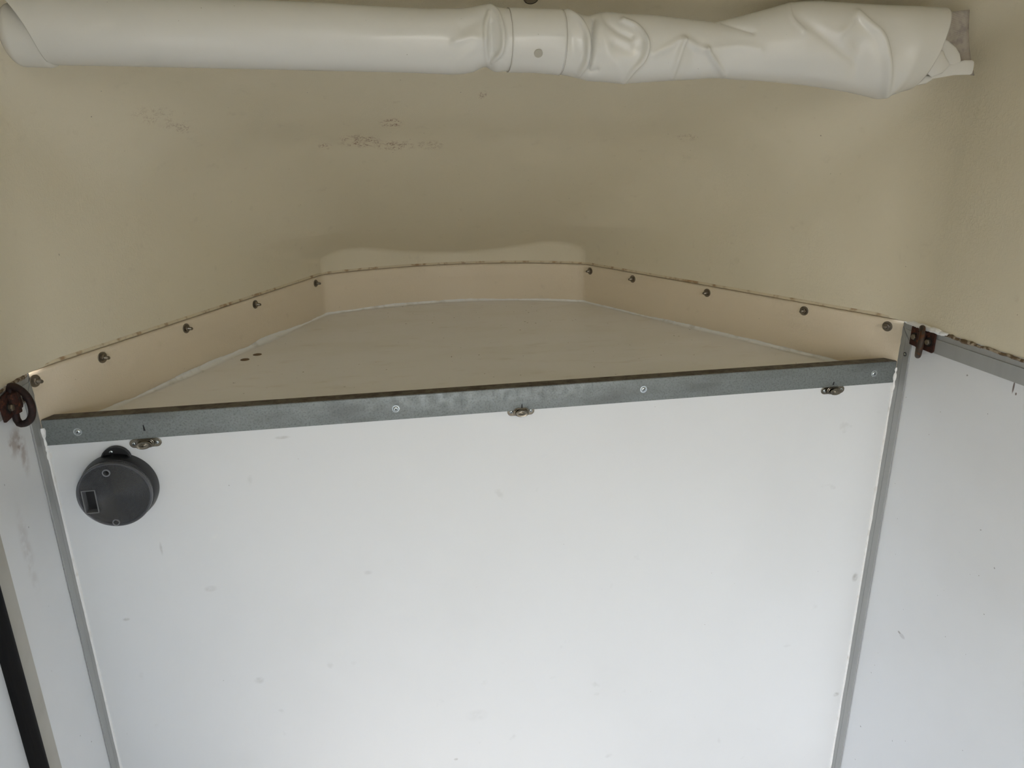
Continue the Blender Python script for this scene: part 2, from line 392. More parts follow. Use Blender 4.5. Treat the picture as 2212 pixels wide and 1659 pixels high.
roof = struct(obj('ceiling', sv, sf, m_shell.m, smooth=True))

# ------------------------------------------------------------ lower nose moulding (band), seam, shelf
def strip(name, prof, mat, off_fn=None, parent=None, smooth=True, r=.012, ycut=0):
    """sweep a (offset inward, z) profile along the plan"""
    P, N = plan(0, 24, r); V = []; n = len(P); k = len(prof)
    for i in range(n):
        for j, (o, z) in enumerate(prof):
            dz, do = off_fn(i/(n-1), j) if off_fn else (0, 0)
            V.append((P[i][0]+N[i][0]*(o+do), P[i][1]+N[i][1]*(o+do), z+dz))
    F = [(i*k+j, i*k+j+1, (i+1)*k+j+1, (i+1)*k+j) for i in range(n-1) for j in range(k-1) if P[i][1] > ycut and P[i+1][1] > ycut]
    return obj(name, V, F, mat, parent, smooth)
zz = np.linspace(1.07, ZSEAM-.0016, 26)
prof = [(-.010, 1.07)]+[(.003+.0016*math.exp(-((z-1.186)/.007)**2), z) for z in zz]+[(-.012, ZSEAM-.0016)]
nose = struct(strip('wall_nose', prof, m_band.m, ycut=1.1975))
_rn = np.convolve(rng.normal(0, 1, 460), np.ones(9)/9, 'same'); _rm = np.convolve(rng.normal(0, 1, 460), np.ones(5)/5, 'same')
def seam_off(t, j):
    i = int(t*419); return ((.0006*_rn[i], .0010*abs(_rm[i])) if j in (1, 2) else (0, 0))
struct(strip('trim_1', [(-.012, ZSEAM-.001), (-.003, ZSEAM-.0008), (-.003, ZSEAM+.0006), (-.012, ZSEAM+.002)], m_seamd.m, None))
lip = strip('trim_2', [(0, ZSEAM+.0065), (.0012, ZSEAM+.004), (.0016, ZSEAM+.0012), (-.004, ZSEAM+.0004)], m_seam.m, seam_off); struct(lip)
# unseen shield added outside the joint to stop daylight leaking in
struct(strip('trim_14', [(-.014, 1.0), (-.014, 1.26), (-.001, 1.262)], m_band.m))
# shelf board
P, N = plan(.002)
sh = thing('shelf', 'cream painted triangular shelf in the nose behind the galvanised steel angle', 'shelf', (0.2185, 1.6, ZS-.012))
pts = [(p[0], p[1]) for p in P if p[1] > YB+.004]
pts = [(XL+.003, YB+.004)]+pts+[(XR-.003, YB+.004)]
bm = bmesh.new(); a = [bm.verts.new((x-.2185, y-1.6, .012)) for x, y in pts]; b = [bm.verts.new((x-.2185, y-1.6, 0)) for x, y in pts]
bm.faces.new(a); bm.faces.new(b[::-1])
for i in range(len(pts)): bm.faces.new((a[i], a[(i+1) % len(pts)], b[(i+1) % len(pts)], b[i]))
obj_bm('shelf_board', bm, m_shelf.m, sh)
for px, py in ((529, 777), (556, 766)):
    c = WZ(px, py, ZS); bm = bmesh.new(); lathe(bm, [(0, .0006), (.0093, .0006), (.0098, 0)], 24, 'z')
    o = obj_bm('round_spot', bm, m_spot.m, sh); o.location = (c[0]-.2185, c[1]-1.6, .012)
    o['label'] = 'dark brown round spot on the shelf'
bm = bmesh.new()
for k in range(34):
    if k < 22: px, py = rng.uniform(800, 1200), rng.uniform(662, 700)
    else: px, py = rng.uniform(500, 1750), rng.uniform(700, 800)
    if k == 30: px, py = 655, 804
    c = WZ(px, py, ZS+.0005); s = rng.uniform(.0008, .0020)*(1.8 if k == 30 else 1); a0 = rng.uniform(0, 3)
    vs = [bm.verts.new((c[0]-.2185+s*q*math.cos(a0+t), c[1]-1.6+s*q*math.sin(a0+t), .0122+hh)) for t, q, hh in ((0, 1.6, .0002), (1.6, .8, .0008), (3.1, 1.4, .0002), (4.7, .7, .0008))]
    bm.faces.new(vs)
o = obj_bm('crumbs', bm, m_spot.m, sh); o['kind'] = 'stuff'
# white sealant line round the shelf
V = []; n = len(P); K = 7
rad = .0050+.0018*np.convolve(rng.normal(0, 1, n+20), np.ones(21)/21*3, 'valid')[:n]
tt = np.linspace(0, 1, n); rad += .006*np.exp(-((tt-.235)/.025)**2)+.0015*np.exp(-((tt-.15)/.06)**2)
F = []
for i in range(n):
    for j in range(K):
        a_ = j/(K-1)*PI/2; o_ = .002+rad[i]*1.5*(1-math.sin(a_)); z_ = ZS+rad[i]*1.1*(1-math.cos(a_))
        V.append((P[i][0]+N[i][0]*o_, P[i][1]+N[i][1]*o_, z_+.0004))
F = [(i*K+j, i*K+j+1, (i+1)*K+j+1, (i+1)*K+j) for i in range(n-1) for j in range(K-1) if P[i][1] > YB+.012]
struct(obj('trim_3', V, F, m_caulk.m, smooth=True))

# ------------------------------------------------------------ walls, floor
struct(box('wall_front', XL, XR, YB, YB+.012, 0, ZB+.02, m_board.m))
struct(box('wall_right', XR+.0004, XR+.012, YREAR, YB+.012, 0, ZSEAM+.002, m_side.m))
struct(box('wall_left', XL-.012, XL-.0004, 1.0195, YB+.012, 0, ZSEAM+.002, m_side.m))
# left: rubber-sealed door in its frame, and the wall behind it with an opening added for daylight
D0, D1 = 0.35, 0.954; OP0, OP1 = -.80, .24
bm = bmesh.new(); bx(bm, XL-.02, XL+.001, .9832, 1.0195, 0, ZR0); bx(bm, XL-.02, XL+.001, D0-.066, D0-.030, 0, ZR0)
fr = struct(obj_bm('trim_4', bm, m_strip.m))
bm = bmesh.new(); bx(bm, XL-.02, XL, YREAR, OP0, 0, ZSEAM+.002); bx(bm, XL-.02, XL, OP1, D0-.066, 0, ZSEAM+.002); bx(bm, XL-.02, XL, OP0, OP1, 0, .12); bx(bm, XL-.02, XL, OP0, OP1, ZR0, ZSEAM+.002); bx(bm, XL-.02, XL, D0-.066, 1.0195, ZR0, ZSEAM+.002)
struct(obj_bm('wall_left_rear', bm, m_side.m))
m_door = Mat('white_door_skin', srgb(222, 226, 230), .35); m_door.bump(m_door.noise(5, 2), .1, .003)
dr = struct(box('door_1', XL-.03, XL-.006, D0, D1, .02, ZR0-.02, m_door.m))
bm = bmesh.new()
tube(bm, [(XL-.004, .9685, .0), (XL-.004, .9685, ZR0-.002)], .0145, 14)
tube(bm, [(XL+.001, .961, .0), (XL+.001, .961, ZR0-.002)], .006, 10)
tube(bm, [(XL-.004, D0-.014, .0), (XL-.004, D0-.014, ZR0-.002)], .0145, 14)
tube(bm, [(XL-.004, D0-.014, ZR0-.012), (XL-.004, .9685, ZR0-.012)], .011, 12)
o = obj_bm('door_seal', bm, m_rubber.m, dr, True); o['label'] = 'black rubber door seal'
# unseen leaf added across the rear left to shape the daylight
struct(box('added_rear_leaf', XL, .05, YREAR-.02, YREAR, 0, 2.1, m_side.m))
struct(box('floor', XL-.02, XR+.012, YREAR, YB+.012, -.03, 0, m_floor.m))
gr = box('ground', -30, 30, -40, 30, -.36, -.34, m_ground.m); struct(gr)

# corner angles on the side walls and the rails under the seam (mitred)
def side_profile(name, sgn, label=None):
    X = XL if sgn > 0 else XR
    bm = bmesh.new()
    def q(pts, d0, d1):     # pts (y,z) prism from wall outwards d0..d1
        a = [bm.verts.new((X+sgn*d0, y, z)) for y, z in pts]; b = [bm.verts.new((X+sgn*d1, y, z)) for y, z in pts]
        bm.faces.new(a); bm.faces.new(b[::-1]); n_ = len(pts)
        for i in range(n_): bm.faces.new((a[i], b[i], b[(i+1) % n_], a[(i+1) % n_]))
    return bm, q
for sgn, i0 in ((1, 5), (-1, 8)):
    bm, q = side_profile('', sgn)
    # upright, two flats either side of a fine groove, mitred at its head
    q([(1.1699, 0), (1.1846, 0), (1.1846, 1.1962), (1.1699, 1.1818)], .0003, .0030)
    q([(1.1854, 0), (1.1995, 0), (1.1995, 1.2130), (1.1854, 1.1970)], .0003, .0030)
    q([(1.1840, 0), (1.1860, 0), (1.1860, 1.195), (1.1840, 1.195)], .0003, .0024)
    struct(obj_bm('trim_%d' % i0, bm, m_alu.m))
    bm, q = side_profile('', sgn)
    q([(YREAR, ZR0), (1.1688, ZR0), (1.1920, 1.2080), (YREAR, 1.2080)], .0003, .0034)
    q([(YREAR, 1.2080), (1.1920, 1.2080), (1.1985, 1.2150), (1.1985, 1.2185), (YREAR, 1.2185)], .0003, .0016)
    struct(obj_bm('trim_%d' % (i0+1), bm, m_alu.m))
    # edge of the cut mitre, dirt line above the rail, sealant blob
    X = XL if sgn > 0 else XR
    bm = bmesh.new(); n = 160; ys = np.linspace(1.19, -.3, n)
    rr = .0022+.0010*np.abs(np.convolve(rng.normal(0, 1, n), np.ones(3)/2, 'same'))
    tube(bm, [(X+sgn*.0012, y, ZR1+.0012+.0006*rng.normal()) for y in ys], 0, 6, radii=list(rr))
    struct(obj_bm('trim_%d' % (i0+2), bm, m_dirt.m))
# white sealant blob on top of the right rail near the corner
bm = bmesh.new(); ys = np.linspace(1.195, 1.085, 40)
tube(bm, [(XR-.0022, y, ZR1+.0030+.0008*math.sin(y*210)) for y in ys], 0, 8, radii=[.0012+.0046*math.sin(PI*min(1, (1.197-y)/.115))**.6+.0004*rng.normal() for y in ys])
struct(obj_bm('trim_11', bm, m_caulk.m, smooth=True))
# sealant beads between the board and the corner angles
for k, (X, s) in enumerate(((XL, 1), (XR, -1))):
    bm = bmesh.new(); zs = np.linspace(0.0, 1.128, 240); n = len(zs)
    rr = .0036+.00035*np.convolve(rng.normal(0, 1, n+8), np.ones(9)/3, 'valid')
    rr[-14:] += .0016*np.abs(np.convolve(rng.normal(0, 1, 16), np.ones(3)/1.7, 'valid'))
    tube(bm, [(X+s*.002, YB-.0005, z) for z in zs], 0, 8, radii=list(np.clip(rr, .003, .012)))
    struct(obj_bm('trim_%d' % (12+k), bm, m_caulk.m, smooth=True))

# ------------------------------------------------------------ galvanised angle with its screws
ang = thing('steel_angle', 'long galvanised steel angle capping the white front board', 'metal angle', (.2185, YB-.003, ZB))
bm = bmesh.new()
XA0, XA1 = XL+.0045, XR-.0045
n = 60; th = .003
sec = [(0, 0), (0, .0424), (.0003, .0431), (.0010, .0436), (.004, .0437), (.004, .0407), (.003, .0400), (.003, 0)]
rings = []
for i in range(n+1):
    x = XA0+(XA1-XA0)*i/n-.2185
    rings.append([bm.verts.new((x, y, z)) for y, z in sec])
for i in range(n):
    for j in range(len(sec)): bm.faces.new((rings[i][j], rings[i+1][j], rings[i+1][(j+1) % len(sec)], rings[i][(j+1) % len(sec)]))
bm.faces.new(rings[0][::-1]); bm.faces.new(rings[-1])
obj_bm('angle_profile', bm, m_galv.m, ang, True)
box('top_flange', XA0-.2185, XA1-.2185, .0011, .0255, .0407, .0443, m_galvd.m, ang, .0004)
def screw_bm(r, h, slot=True):
    bm = bmesh.new(); lathe(bm, [(r*1.02, 0), (r, h*.25), (r*.85, h*.7), (r*.55, h*.95), (0, h)], 24)
    return bm
def add_screw(parent, loc, r=.0046, h=.0024, washer=True):
    s = obj_bm('screw', screw_bm(r, h), m_zinc.m, parent, True); s.location = loc
    if washer:
        bm = bmesh.new(); lathe(bm, [(r*1.45, 0), (r*1.45, .0005), (r*.9, .0006), (0, .0006)], 24); o = obj_bm('washer', bm, m_zinc.m, s, True)
    bm = bmesh.new(); bx(bm, -r*.5, r*.5, -h*1.03, -h*.7, -r*.11, r*.11); bx(bm, -r*.11, r*.11, -h*1.03, -h*.7, -r*.5, r*.5)
    o = obj_bm('cross_recess', bm, m_dark.m, s); o.rotation_euler = (0, .5, 0)
    return s
for px, py in ((168, 933), (855, 883), (1390, 841), (1888, 807)):
    c = W(px, py, YB-.003); add_screw(ang, (c[0]-.2185, 0, c[2]-ZB))
for (p0, p1, wd) in (((309.0, 918), (312.3, 930.5), .0032), ((1127.5, 873), (1127.5, 881), .0026), ((1801.7, 825), (1800, 831.5), .0032)):
    a, b = W(*p0, YB-.0033), W(*p1, YB-.0033); dx = wd/2
    V = [(a[0]-dx*.5-.2185, -.0003, a[2]-ZB), (a[0]+dx*.5-.2185, -.0003, a[2]-ZB), (b[0]+dx-.2185, -.0003, b[2]-ZB), (b[0]-dx-.2185, -.0003, b[2]-ZB)]
    V += [(x, .0002, z) for x, y, z in V]
    obj('ink_mark', V, [(0, 1, 2, 3), (4, 7, 6, 5), (0, 4, 5, 1), (1, 5, 6, 2), (2, 6, 7, 3), (3, 7, 4, 0)], m_ink.m, ang)

# ------------------------------------------------------------ turn buttons
def turn_button(label, loc, tilt, scale=1.0):
    t = thing('turn_button', label, 'fastener', loc, 0, 'turn buttons below the steel angle')
    bm = bmesh.new(); prism(bm, obround(.0500, .0155, 10), -.0018, 0)
    pl = obj_bm('base_plate', bm, m_brass.m, t, False, .0005)
    bm = bmesh.new()
    for (a, b, L, H) in ((-.0018, -.0050, .029, .0152), (-.0050, -.0068, .025, .0125)):
        prism(bm, obround(L, H, 10), b, a)
    obj_bm('boss', bm, m_brass.m, t, False, .0009)
    # oval wing on a short stem
    bm = bmesh.new(); lathe(bm, [(.0035, .0055), (.0032, .0120)], 14)
    st = obj_bm('stem', bm, m_brass.m, t, True)
    bm = bmesh.new(); lathe(bm, [(0, .0100), (.0085, .0104), (.0118, .0116), (.0122, .0128), (.0112, .0134), (.0086, .0128), (.0045, .0130), (.0022, .0142), (0, .0144)], 32)
    for v_ in bm.verts: v_.co.z *= .56; v_.co.x *= 1.02
    wg = obj_bm('wing', bm, m_brass.m, t, True); wg.rotation_euler = (0, -tilt, 0)
    for sx in (-1, 1):
        s = obj_bm('screw', screw_bm(.0031, .0014), m_zinc.m, t, True); s.location = (sx*.0180, -.0018, 0)
        bm = bmesh.new(); r = .0031; bx(bm, -r*.5, r*.5, -.0015, -.0009, -r*.12, r*.12); bx(bm, -r*.12, r*.12, -.0015, -.0009, -r*.5, r*.5)
        obj_bm('cross_recess', bm, m_dark.m, s).rotation_euler = (0, .7, 0)
    return t
for (px, py, tilt, lab) in ((315, 956, .12, 'oval nickel turn button above the round black lamp'), (1125, 888, 0, 'oval nickel turn button under the middle of the steel angle'),
                            (1798, 842, .05, 'oval nickel turn button near the right end of the steel angle')):
    c = W(px, py, YB); turn_button(lab, (c[0], YB, c[2]), tilt)

# ------------------------------------------------------------ bolts on the nose band
def bolt_thing(label, loc, rz, big=1.0):
    t = thing('bolt', label, 'bolt', loc, rz, 'bolts through the cream nose band')
    bm = bmesh.new(); lathe(bm, [(.0100, 0), (.0100, .0013), (.0095, .0017), (0, .0017)], 28); obj_bm('washer', bm, m_steel.m, t, True)
    bm = bmesh.new(); lathe(bm, [(.0062, .0017), (.0062, .0055), (.0052, .0066), (0, .0066)], 6); obj_bm('nut', bm, m_steel.m, t, False, .0004)
    bm = bmesh.new(); lathe(bm, [(.0031, .0060)]+[(r, h) for k in range(8) for r, h in ((.0032, .0066+k*.001), (.0028, .0071+k*.001))]+[(.0024, .0152), (0, .0154)], 14)
    obj_bm('shank', bm, m_steel.m, t, False)
    return t
def face_rz(nrm): return math.atan2(nrm[0], -nrm[1])      # local -y onto nrm
tl = (L1-L0)/np.linalg.norm(L1-L0); nl = np.array([tl[1], -tl[0]]); tr_ = (R0-R1)/np.linalg.norm(R0-R1); nr = np.array([tr_[1], -tr_[0]])
labL = ['steel bolt in the cream band beside the left corner angle', 'steel bolt on the left band, second from the left corner', 'steel bolt on the left band, third from the left corner',
        'steel bolt on the left band, fourth from the left corner', 'steel bolt at the far end of the left band beside the nose corner']
labR = ['steel bolt at the far end of the right band beside the nose corner', 'steel bolt on the right band, second from the nose corner', 'steel bolt on the right band, third from the nose corner',
        'steel bolt on the right band, fourth from the nose corner', 'steel bolt in the cream band beside the right corner angle']
bolt0 = None
for side, lst, a, t_, nn, labs in (('L', [(-.543, 1.201), (-.485, 1.325), (-.393, 1.523), (-.292, 1.740), (-.175, 1.992)], L0, tl, nl, labL), ('R', [(.601, 2.005), (.675, 1.851), (.784, 1.624), (.898, 1.388), (.976, 1.224)], R1, tr_, nr, labR)):
    for (x, y), lab in zip(lst, labs):
        p = np.array([x, y]); p = a+t_*((p-a)@t_)+nn*.0028
        loc = (p[0], p[1], 1.2055)
        if bolt0 is None: bolt0 = bolt_thing(lab, loc, face_rz(nn))
        else: dup(bolt0, loc, face_rz(nn), lab)

# ------------------------------------------------------------ tie rings
def tie_ring(label, loc, rz, mats, plate_tilt, yaw, holes, Wd=.060, Hd=.036, R=.0285, tr=.0052):
    """local frame: x along the wall, -y away from the wall, z up"""
    t = thing('tie_ring', label, 'tie ring', loc, rz, 'rusty tie rings on the side walls')
    mp_, mr_ = mats
    bm = bmesh.new(); prism(bm, [(-Wd/2, -Hd/2+.001), (-Wd/2+.002, -Hd/2), (Wd/2-.003, -Hd/2-.001), (Wd/2, -Hd/2+.003), (Wd/2-.001, Hd/2-.002), (Wd/2-.003, Hd/2), (-Wd/2+.001, Hd/2), (-Wd/2-.0005, Hd/2-.002)], -.0068, -.0034)
    pl = obj_bm('plate', bm, mp_, t, False, .0007); pl.rotation_euler = (0, plate_tilt, 0)
    bm = bmesh.new()       # folded loop holding the ring
    pr = [(-.0085, -.0068), (-.0085, -.0105), (-.006, -.0150), (0, -.0172), (.006, -.0150), (.0085, -.0105), (.0085, -.0068)]
    a = [bm.verts.new((x, y, -Hd*.42)) for x, y in pr]; b = [bm.verts.new((x, y, Hd*.42)) for x, y in pr]
    bm.faces.new(a); bm.faces.new(b[::-1])
    for i in range(len(pr)): bm.faces.new((a[i], b[i], b[(i+1) % len(pr)], a[(i+1) % len(pr)]))
    obj_bm('loop', bm, mp_, t, False, .0008).rotation_euler = (0, plate_tilt, 0)
    bm = bmesh.new(); pts = []
    for k in range(40):                       # D ring: straight back, round front
        a_ = -PI/2+PI*k/39; pts.append((math.cos(a_)*R*1.02+.000, math.sin(a_)*R))
    for k in range(1, 9): pts.append((-.004, R-2*R*k/9))
    c, s = math.cos(yaw), math.sin(yaw)
    tube(bm, [(s*u, -.0105-c*u, v_) for u, v_ in pts], tr, 12, True)
    rg = obj_bm('ring', bm, mr_, t, True); rg.location = (0, 0, -.004)
    for hx, hz, mm in holes:
        bm = bmesh.new(); lathe(bm, [(.0085, .0068), (.0085, .0071), (0, .0071)], 20); o = obj_bm('washer', bm, m_dark.m, t); o.location = (hx, 0, hz)
        bm = bmesh.new(); lathe(bm, [(.0058, .0068), (.0058, .0112), (.0046, .0126), (0, .0128)], 6); o = obj_bm('bolt_head', bm, mm, t, False, .0005); o.location = (hx, 0, hz)
        o['label'] = 'bolt head of the tie ring plate'
    return t
# right wall: plate y 1.108-1.167, z 1.184-1.218 ; local x -> +y, local -y -> -x  : rotation +90 deg gives x->y, -y->+x ; use -90: x->-y, -y->-x
tie_ring('small rusty tie ring on the right wall beside the corner', (XR, 1.139, 1.2005), -PI/2, (m_rust.m, m_rring.m), 0.02, .92, ((-.0185, 0, m_steel.m), (.0175, -.001, m_steel.m)), Wd=.062, Hd=.036, R=.027, tr=.0050)
# left wall: local -y -> +x : rotation +90
tie_ring('dark rusty D shaped tie ring on the left wall', (XL, 1.121, 1.198), PI/2, (m_rust.m, m_dring.m), -.10, -.45, ((-.010, -.004, m_steel.m),), Wd=.060, Hd=.038, R=.0300, tr=.0052)
c = WX(47, 860, XL)
hb = thing('hex_bolt', 'small dark hex bolt behind the left tie ring', 'bolt', (XL+.003, c[1], c[2]), PI/2)
bm = bmesh.new(); lathe(bm, [(.0052, 0), (.0052, .005), (.0042, .006), (0, .006)], 6); obj_bm('head', bm, m_dring.m, hb, False, .0004)
bm = bmesh.new(); lathe(bm, [(.0075, 0), (.0075, .0008), (0, .0008)], 20); obj_bm('washer', bm, m_steel.m, hb)
# screw set in the right corner angle
c = WX(1958, 765, XR)
rv = thing('screw', 'small recessed screw in the right corner angle below the mitre', 'screw', (XR-.003, c[1], c[2]), -PI/2)
bm = bmesh.new(); lathe(bm, [(.0042, 0), (.0042, .0006), (.0030, .0007), (0, .0004)], 20); obj_bm('rim', bm, m_alud.m, rv, True)
bm = bmesh.new(); lathe(bm, [(.0026, 0), (.0022, .0012), (0, .0015)], 16); obj_bm('head', bm, m_zinc.m, rv, True)

# ------------------------------------------------------------ round lamp
lc = (-.4530, YB, 1.0140); RL = .0575
lamp = thing('interior_lamp', 'round black interior lamp with ribbed clear lens on the white board', 'lamp', lc)
bm = bmesh.new(); lathe(bm, [(.0600, 0), (.0605, .004), (.0590, .018), (.0578, .0225), (.0560, .0230), (.0530, .0225), (.0530, .010), (0, .010)], 96)
obj_bm('housing', bm, m_black.m, lamp, True)
bm = bmesh.new()
tab = [(.0225*math.cos(a), .0525+.0215*math.sin(a)) for a in np.linspace(0, PI, 18)]+[(-.026, .050), (-.012, .040), (.012, .040), (.026, .050)]
prism(bm, tab, -.0045, -.0002); tb = obj_bm('mounting_tab', bm, m_black.m, lamp, False, .0008)
bm = bmesh.new()
prism(bm, [(.0225*math.cos(a), .0525+.0215*math.sin(a)) for a in np.linspace(0, PI, 18)]+[(.020*math.cos(a), .0525+.019*math.sin(a)) for a in np.linspace(PI, 0, 18)], -.0085, -.0045)
obj_bm('tab_rim', bm, m_black.m, tb)
tb.rotation_euler = (0, .06, 0)
s = add_screw(lamp, (-.0035, -.0045, .0645), .0036, .0022, False)
# reflector dish behind the lens
bm = bmesh.new(); lathe(bm, [(.0528, .024), (.048, .020), (.030, .0135), (0, .0115)], 72); obj_bm('reflector', bm, m_refl.m, lamp, True)
# lens rim with knurled edge
bm = bmesh.new(); n = 288
def rr_(k, r, a): return r+(a if k % 2 else 0)
rings = []
for r, h, am in ((.0545, .0225, 0), (.0572, .0225, -.0010), (.0574, .0305, -.0010), (.0574, .0322, 0), (.0570, .0345, 0), (.0556, .0358, 0), (.0540, .0350, 0), (.0532, .0335, 0)):
    rings.append([bm.verts.new((rr_(k, r, am)*math.cos(2*PI*k/n), -h, rr_(k, r, am)*math.sin(2*PI*k/n))) for k in range(n)])
for a, b in zip(rings, rings[1:]):
    for k in range(n): bm.faces.new((a[k], a[(k+1) % n], b[(k+1) % n], b[k]))
m_rim = Mat('lens_rim', srgb(118, 120, 126), .18, 0); m_rim.b.inputs['Transmission Weight'].default_value = .45
obj_bm('lens_rim', bm, m_rim.m, lamp, True)
# lens face: fine concentric ribs, with openings for two screws and the window
bm = bmesh.new(); nr_ = 30; na = 144; VV = {}
holes = [(-.005, .0405, .0044), (-.005, -.0492, .0040)]
WIN = (-.0485, -.0270, -.0290, .0125)       # x0 x1 z0 z1
def inside(x, z):
    return any((x-a)**2+(z-b)**2 < r*r for a, b, r in holes) or (WIN[0] < x < WIN[1] and WIN[2] < z < WIN[3])
grid = []
for i in range(nr_*2+1):
    r = .0534*i/(nr_*2)
    grid.append([(r*math.cos(2*PI*k/na), -(.0335+(.0009 if i % 2 else 0)+.0012*(1-(r/.0534)**2)), r*math.sin(2*PI*k/na)) for k in range(na)])
vs = [[bm.verts.new(p) for p in row] for row in grid]
for i in range(nr_*2):
    for k in range(na):
        q_ = (vs[i][k], vs[i][(k+1) % na], vs[i+1][(k+1) % na], vs[i+1][k])
        cx = sum(v_.co.x for v_ in q_)/4; cz = sum(v_.co.z for v_ in q_)/4
        if not inside(cx, cz): bm.faces.new(q_)
bmesh.ops.remove_doubles(bm, verts=bm.verts[:], dist=1e-6)
bmesh.ops.delete(bm, geom=[v_ for v_ in bm.verts if not v_.link_faces], context='VERTS')
ln = obj_bm('lens', bm, m_lens.m, lamp); 
so = ln.modifiers.new('thick', 'SOLIDIFY'); so.thickness = .0012; so.offset = 0
m_edge = Mat('lens_edge', srgb(150, 152, 156), .2); m_edge.b.inputs['Transmission Weight'].default_value = .4
bm = bmesh.new(); x0, x1, z0, z1 = WIN; e = .0016; sk = .0035
for (a0, a1, b0, b1) in ((x0, x1, z0, z0+e), (x0, x1, z1-e, z1), (x0, x0+e, z0, z1), (x1-e, x1, z0, z1)): bx(bm, a0, a1, -.0362, -.020, b0, b1)
wf = obj_bm('window_frame', bm, m_edge.m, lamp, False, .0003)
box('window_recess', x0+e, x1-e, -.0222, -.0202, z0+e, z1-e, m_black.m, wf)
for a, b, r in holes:
    bm = bmesh.new(); lathe(bm, [(r*.75, .012), (r, .013), (r, .0362), (r*1.45, .0362), (r*1.45, .0335)], 24); hs_ = obj_bm('screw_well', bm, m_edge.m, lamp, True); hs_.location = (a, 0, b)
    bm = bmesh.new(); lathe(bm, [(r*.98, .0), (r*.98, .026), (0, .0262)], 20); o = obj_bm('well_bottom', bm, m_dark.m, hs_)
    bm = bmesh.new(); lathe(bm, [(r*.8, .0262), (r*.6, .028), (0, .0285)], 16); o = obj_bm('screw', bm, m_steel.m if b < 0 else m_dark.m, hs_, True)

# ------------------------------------------------------------ rolled vinyl curtain under the roof
YRC = 1.10
TB = np.array([(-60,-40,132),(30,-30,135),(100,-24,138),(300,-12,142),(500,-1,147),(700,8,151.5),(850,17,155),(930,21,158),(975,20,160),(1000,20,158.5),(1020,17,155),(1040,12,145),(1052,11,143),(1062,14,151),(1072,17,155),(1090,19.5,153),(1150,22,154),(1200,24,158),(1228,26,163),
  (1250,34,168),(1268,36,173),(1285,30,175),(1300,26,175.5),(1345,31,180),(1400,33,177),(1450,40,173.5),(1500,46,171),(1535,50,168),(1560,44,168),(1600,34,171),(1650,20,173.5),(1700,5,178),(1750,4,183),(1800,8,190),(1850,12,198),(1900,14,209),(1914,14,213),(1930,15,206),(1960,17,196),(1990,20,187),(2008,22,178),(2028,24,170)])
def roll_centres(us):
    top = np.interp(us, TB[:, 0], TB[:, 1]); bot = np.interp(us, TB[:, 0], TB[:, 2])
    k = np.exp(-.5*(np.arange(-6, 7)/1.5)**2); k /= k.sum()
    pad = lambda a: np.r_[np.full(6, a[0]), a, np.full(6, a[-1])]
    return np.convolve(pad(top), k, 'valid'), np.convolve(pad(bot), k, 'valid')
RIDGES = [  # (polyline px, width px, height m)
 ([(1056,10),(1074,28),(1084,60),(1086,90),(1080,115),(1062,132)], 5, .0060), ([(1056,26),(1049,60),(1048,95),(1052,125),(1058,152)], 5, .0040),
 ([(1062,50),(1064,80),(1066,110)], 9, -.0060), ([(1000,60),(1030,45),(1050,30)], 13, -.0035), ([(975,150),(1005,120),(1035,98)], 14, .0030), ([(985,90),(1020,80),(1046,84)], 10, .0030), ([(1005,125),(1035,112)], 8, -.002),
 ([(1222,24),(1248,42),(1266,72),(1270,105),(1266,135),(1250,160)], 6.5, .0080), ([(1284,45),(1282,75),(1279,110),(1274,150)], 6, -.0070), ([(1232,60),(1238,100),(1240,135)], 12, -.0030), ([(1276,155),(1290,150)], 6, -.004),
 ([(1300,26),(1312,48),(1335,68),(1362,82)], 8, -.0050), ([(1345,44),(1372,56),(1390,78),(1396,100),(1388,128),(1366,152),(1346,178)], 6, .0070), ([(1330,95),(1362,110),(1372,100)], 12, -.0035), ([(1298,60),(1312,110),(1340,165)], 11, .002),
 ([(1476,88),(1466,120),(1452,166)], 7, .0050), ([(1410,118),(1445,100),(1476,86),(1505,102),(1525,106)], 8, .0045), ([(1500,115),(1492,150)], 14, -.0040), ([(1526,108),(1545,135),(1562,160)], 7, .0050), ([(1545,105),(1600,100),(1640,108)], 10, .0025), ([(1560,50),(1600,62),(1628,70)], 7, -.0035),
 ([(1714,4),(1728,35),(1760,62),(1800,92),(1850,132)], 13, -.0060), ([(1705,8),(1712,40),(1735,66)], 6, .0020), ([(1848,30),(1872,52),(1898,75),(1910,105),(1916,150),(1914,206)], 8, .0100), ([(1840,40),(1830,60),(1815,72)], 8, .0040), ([(1858,100),(1862,135),(1850,165)], 20, -.0090), ([(1935,60),(1945,110)], 22, -.0040), ([(1640,150),(1760,150),(1860,160)], 22, -.003)]
def smooth_line(pl, n=6):
    P_ = [np.array(p, float) for p in pl]
    if len(P_) < 3: return [tuple(p) for p in P_]
    P_ = [2*P_[0]-P_[1]]+P_+[2*P_[-1]-P_[-2]]; out = []
    for a, b, c_, d in zip(P_, P_[1:], P_[2:], P_[3:]):
        for t in np.linspace(0, 1, n, endpoint=False):
            out.append(tuple(.5*(2*b+(c_-a)*t+(2*a-5*b+4*c_-d)*t*t+(3*b-a-3*c_+d)*t**3)))
    return out+[tuple(P_[-2])]
RIDGES = [(smooth_line(pl), wd, am) for pl, wd, am in RIDGES]
def polydist(U, V_, pl):
    d = np.full(U.shape, 1e9)
    for (a, b), (c_, e_) in zip(pl, pl[1:]):
        ab = np.array([c_-a, e_-b], float); L = ab@ab
        t = np.clip(((U-a)*ab[0]+(V_-b)*ab[1])/L, 0, 1); d = np.minimum(d, np.hypot(U-a-t*ab[0], V_-b-t*ab[1]))
    return d
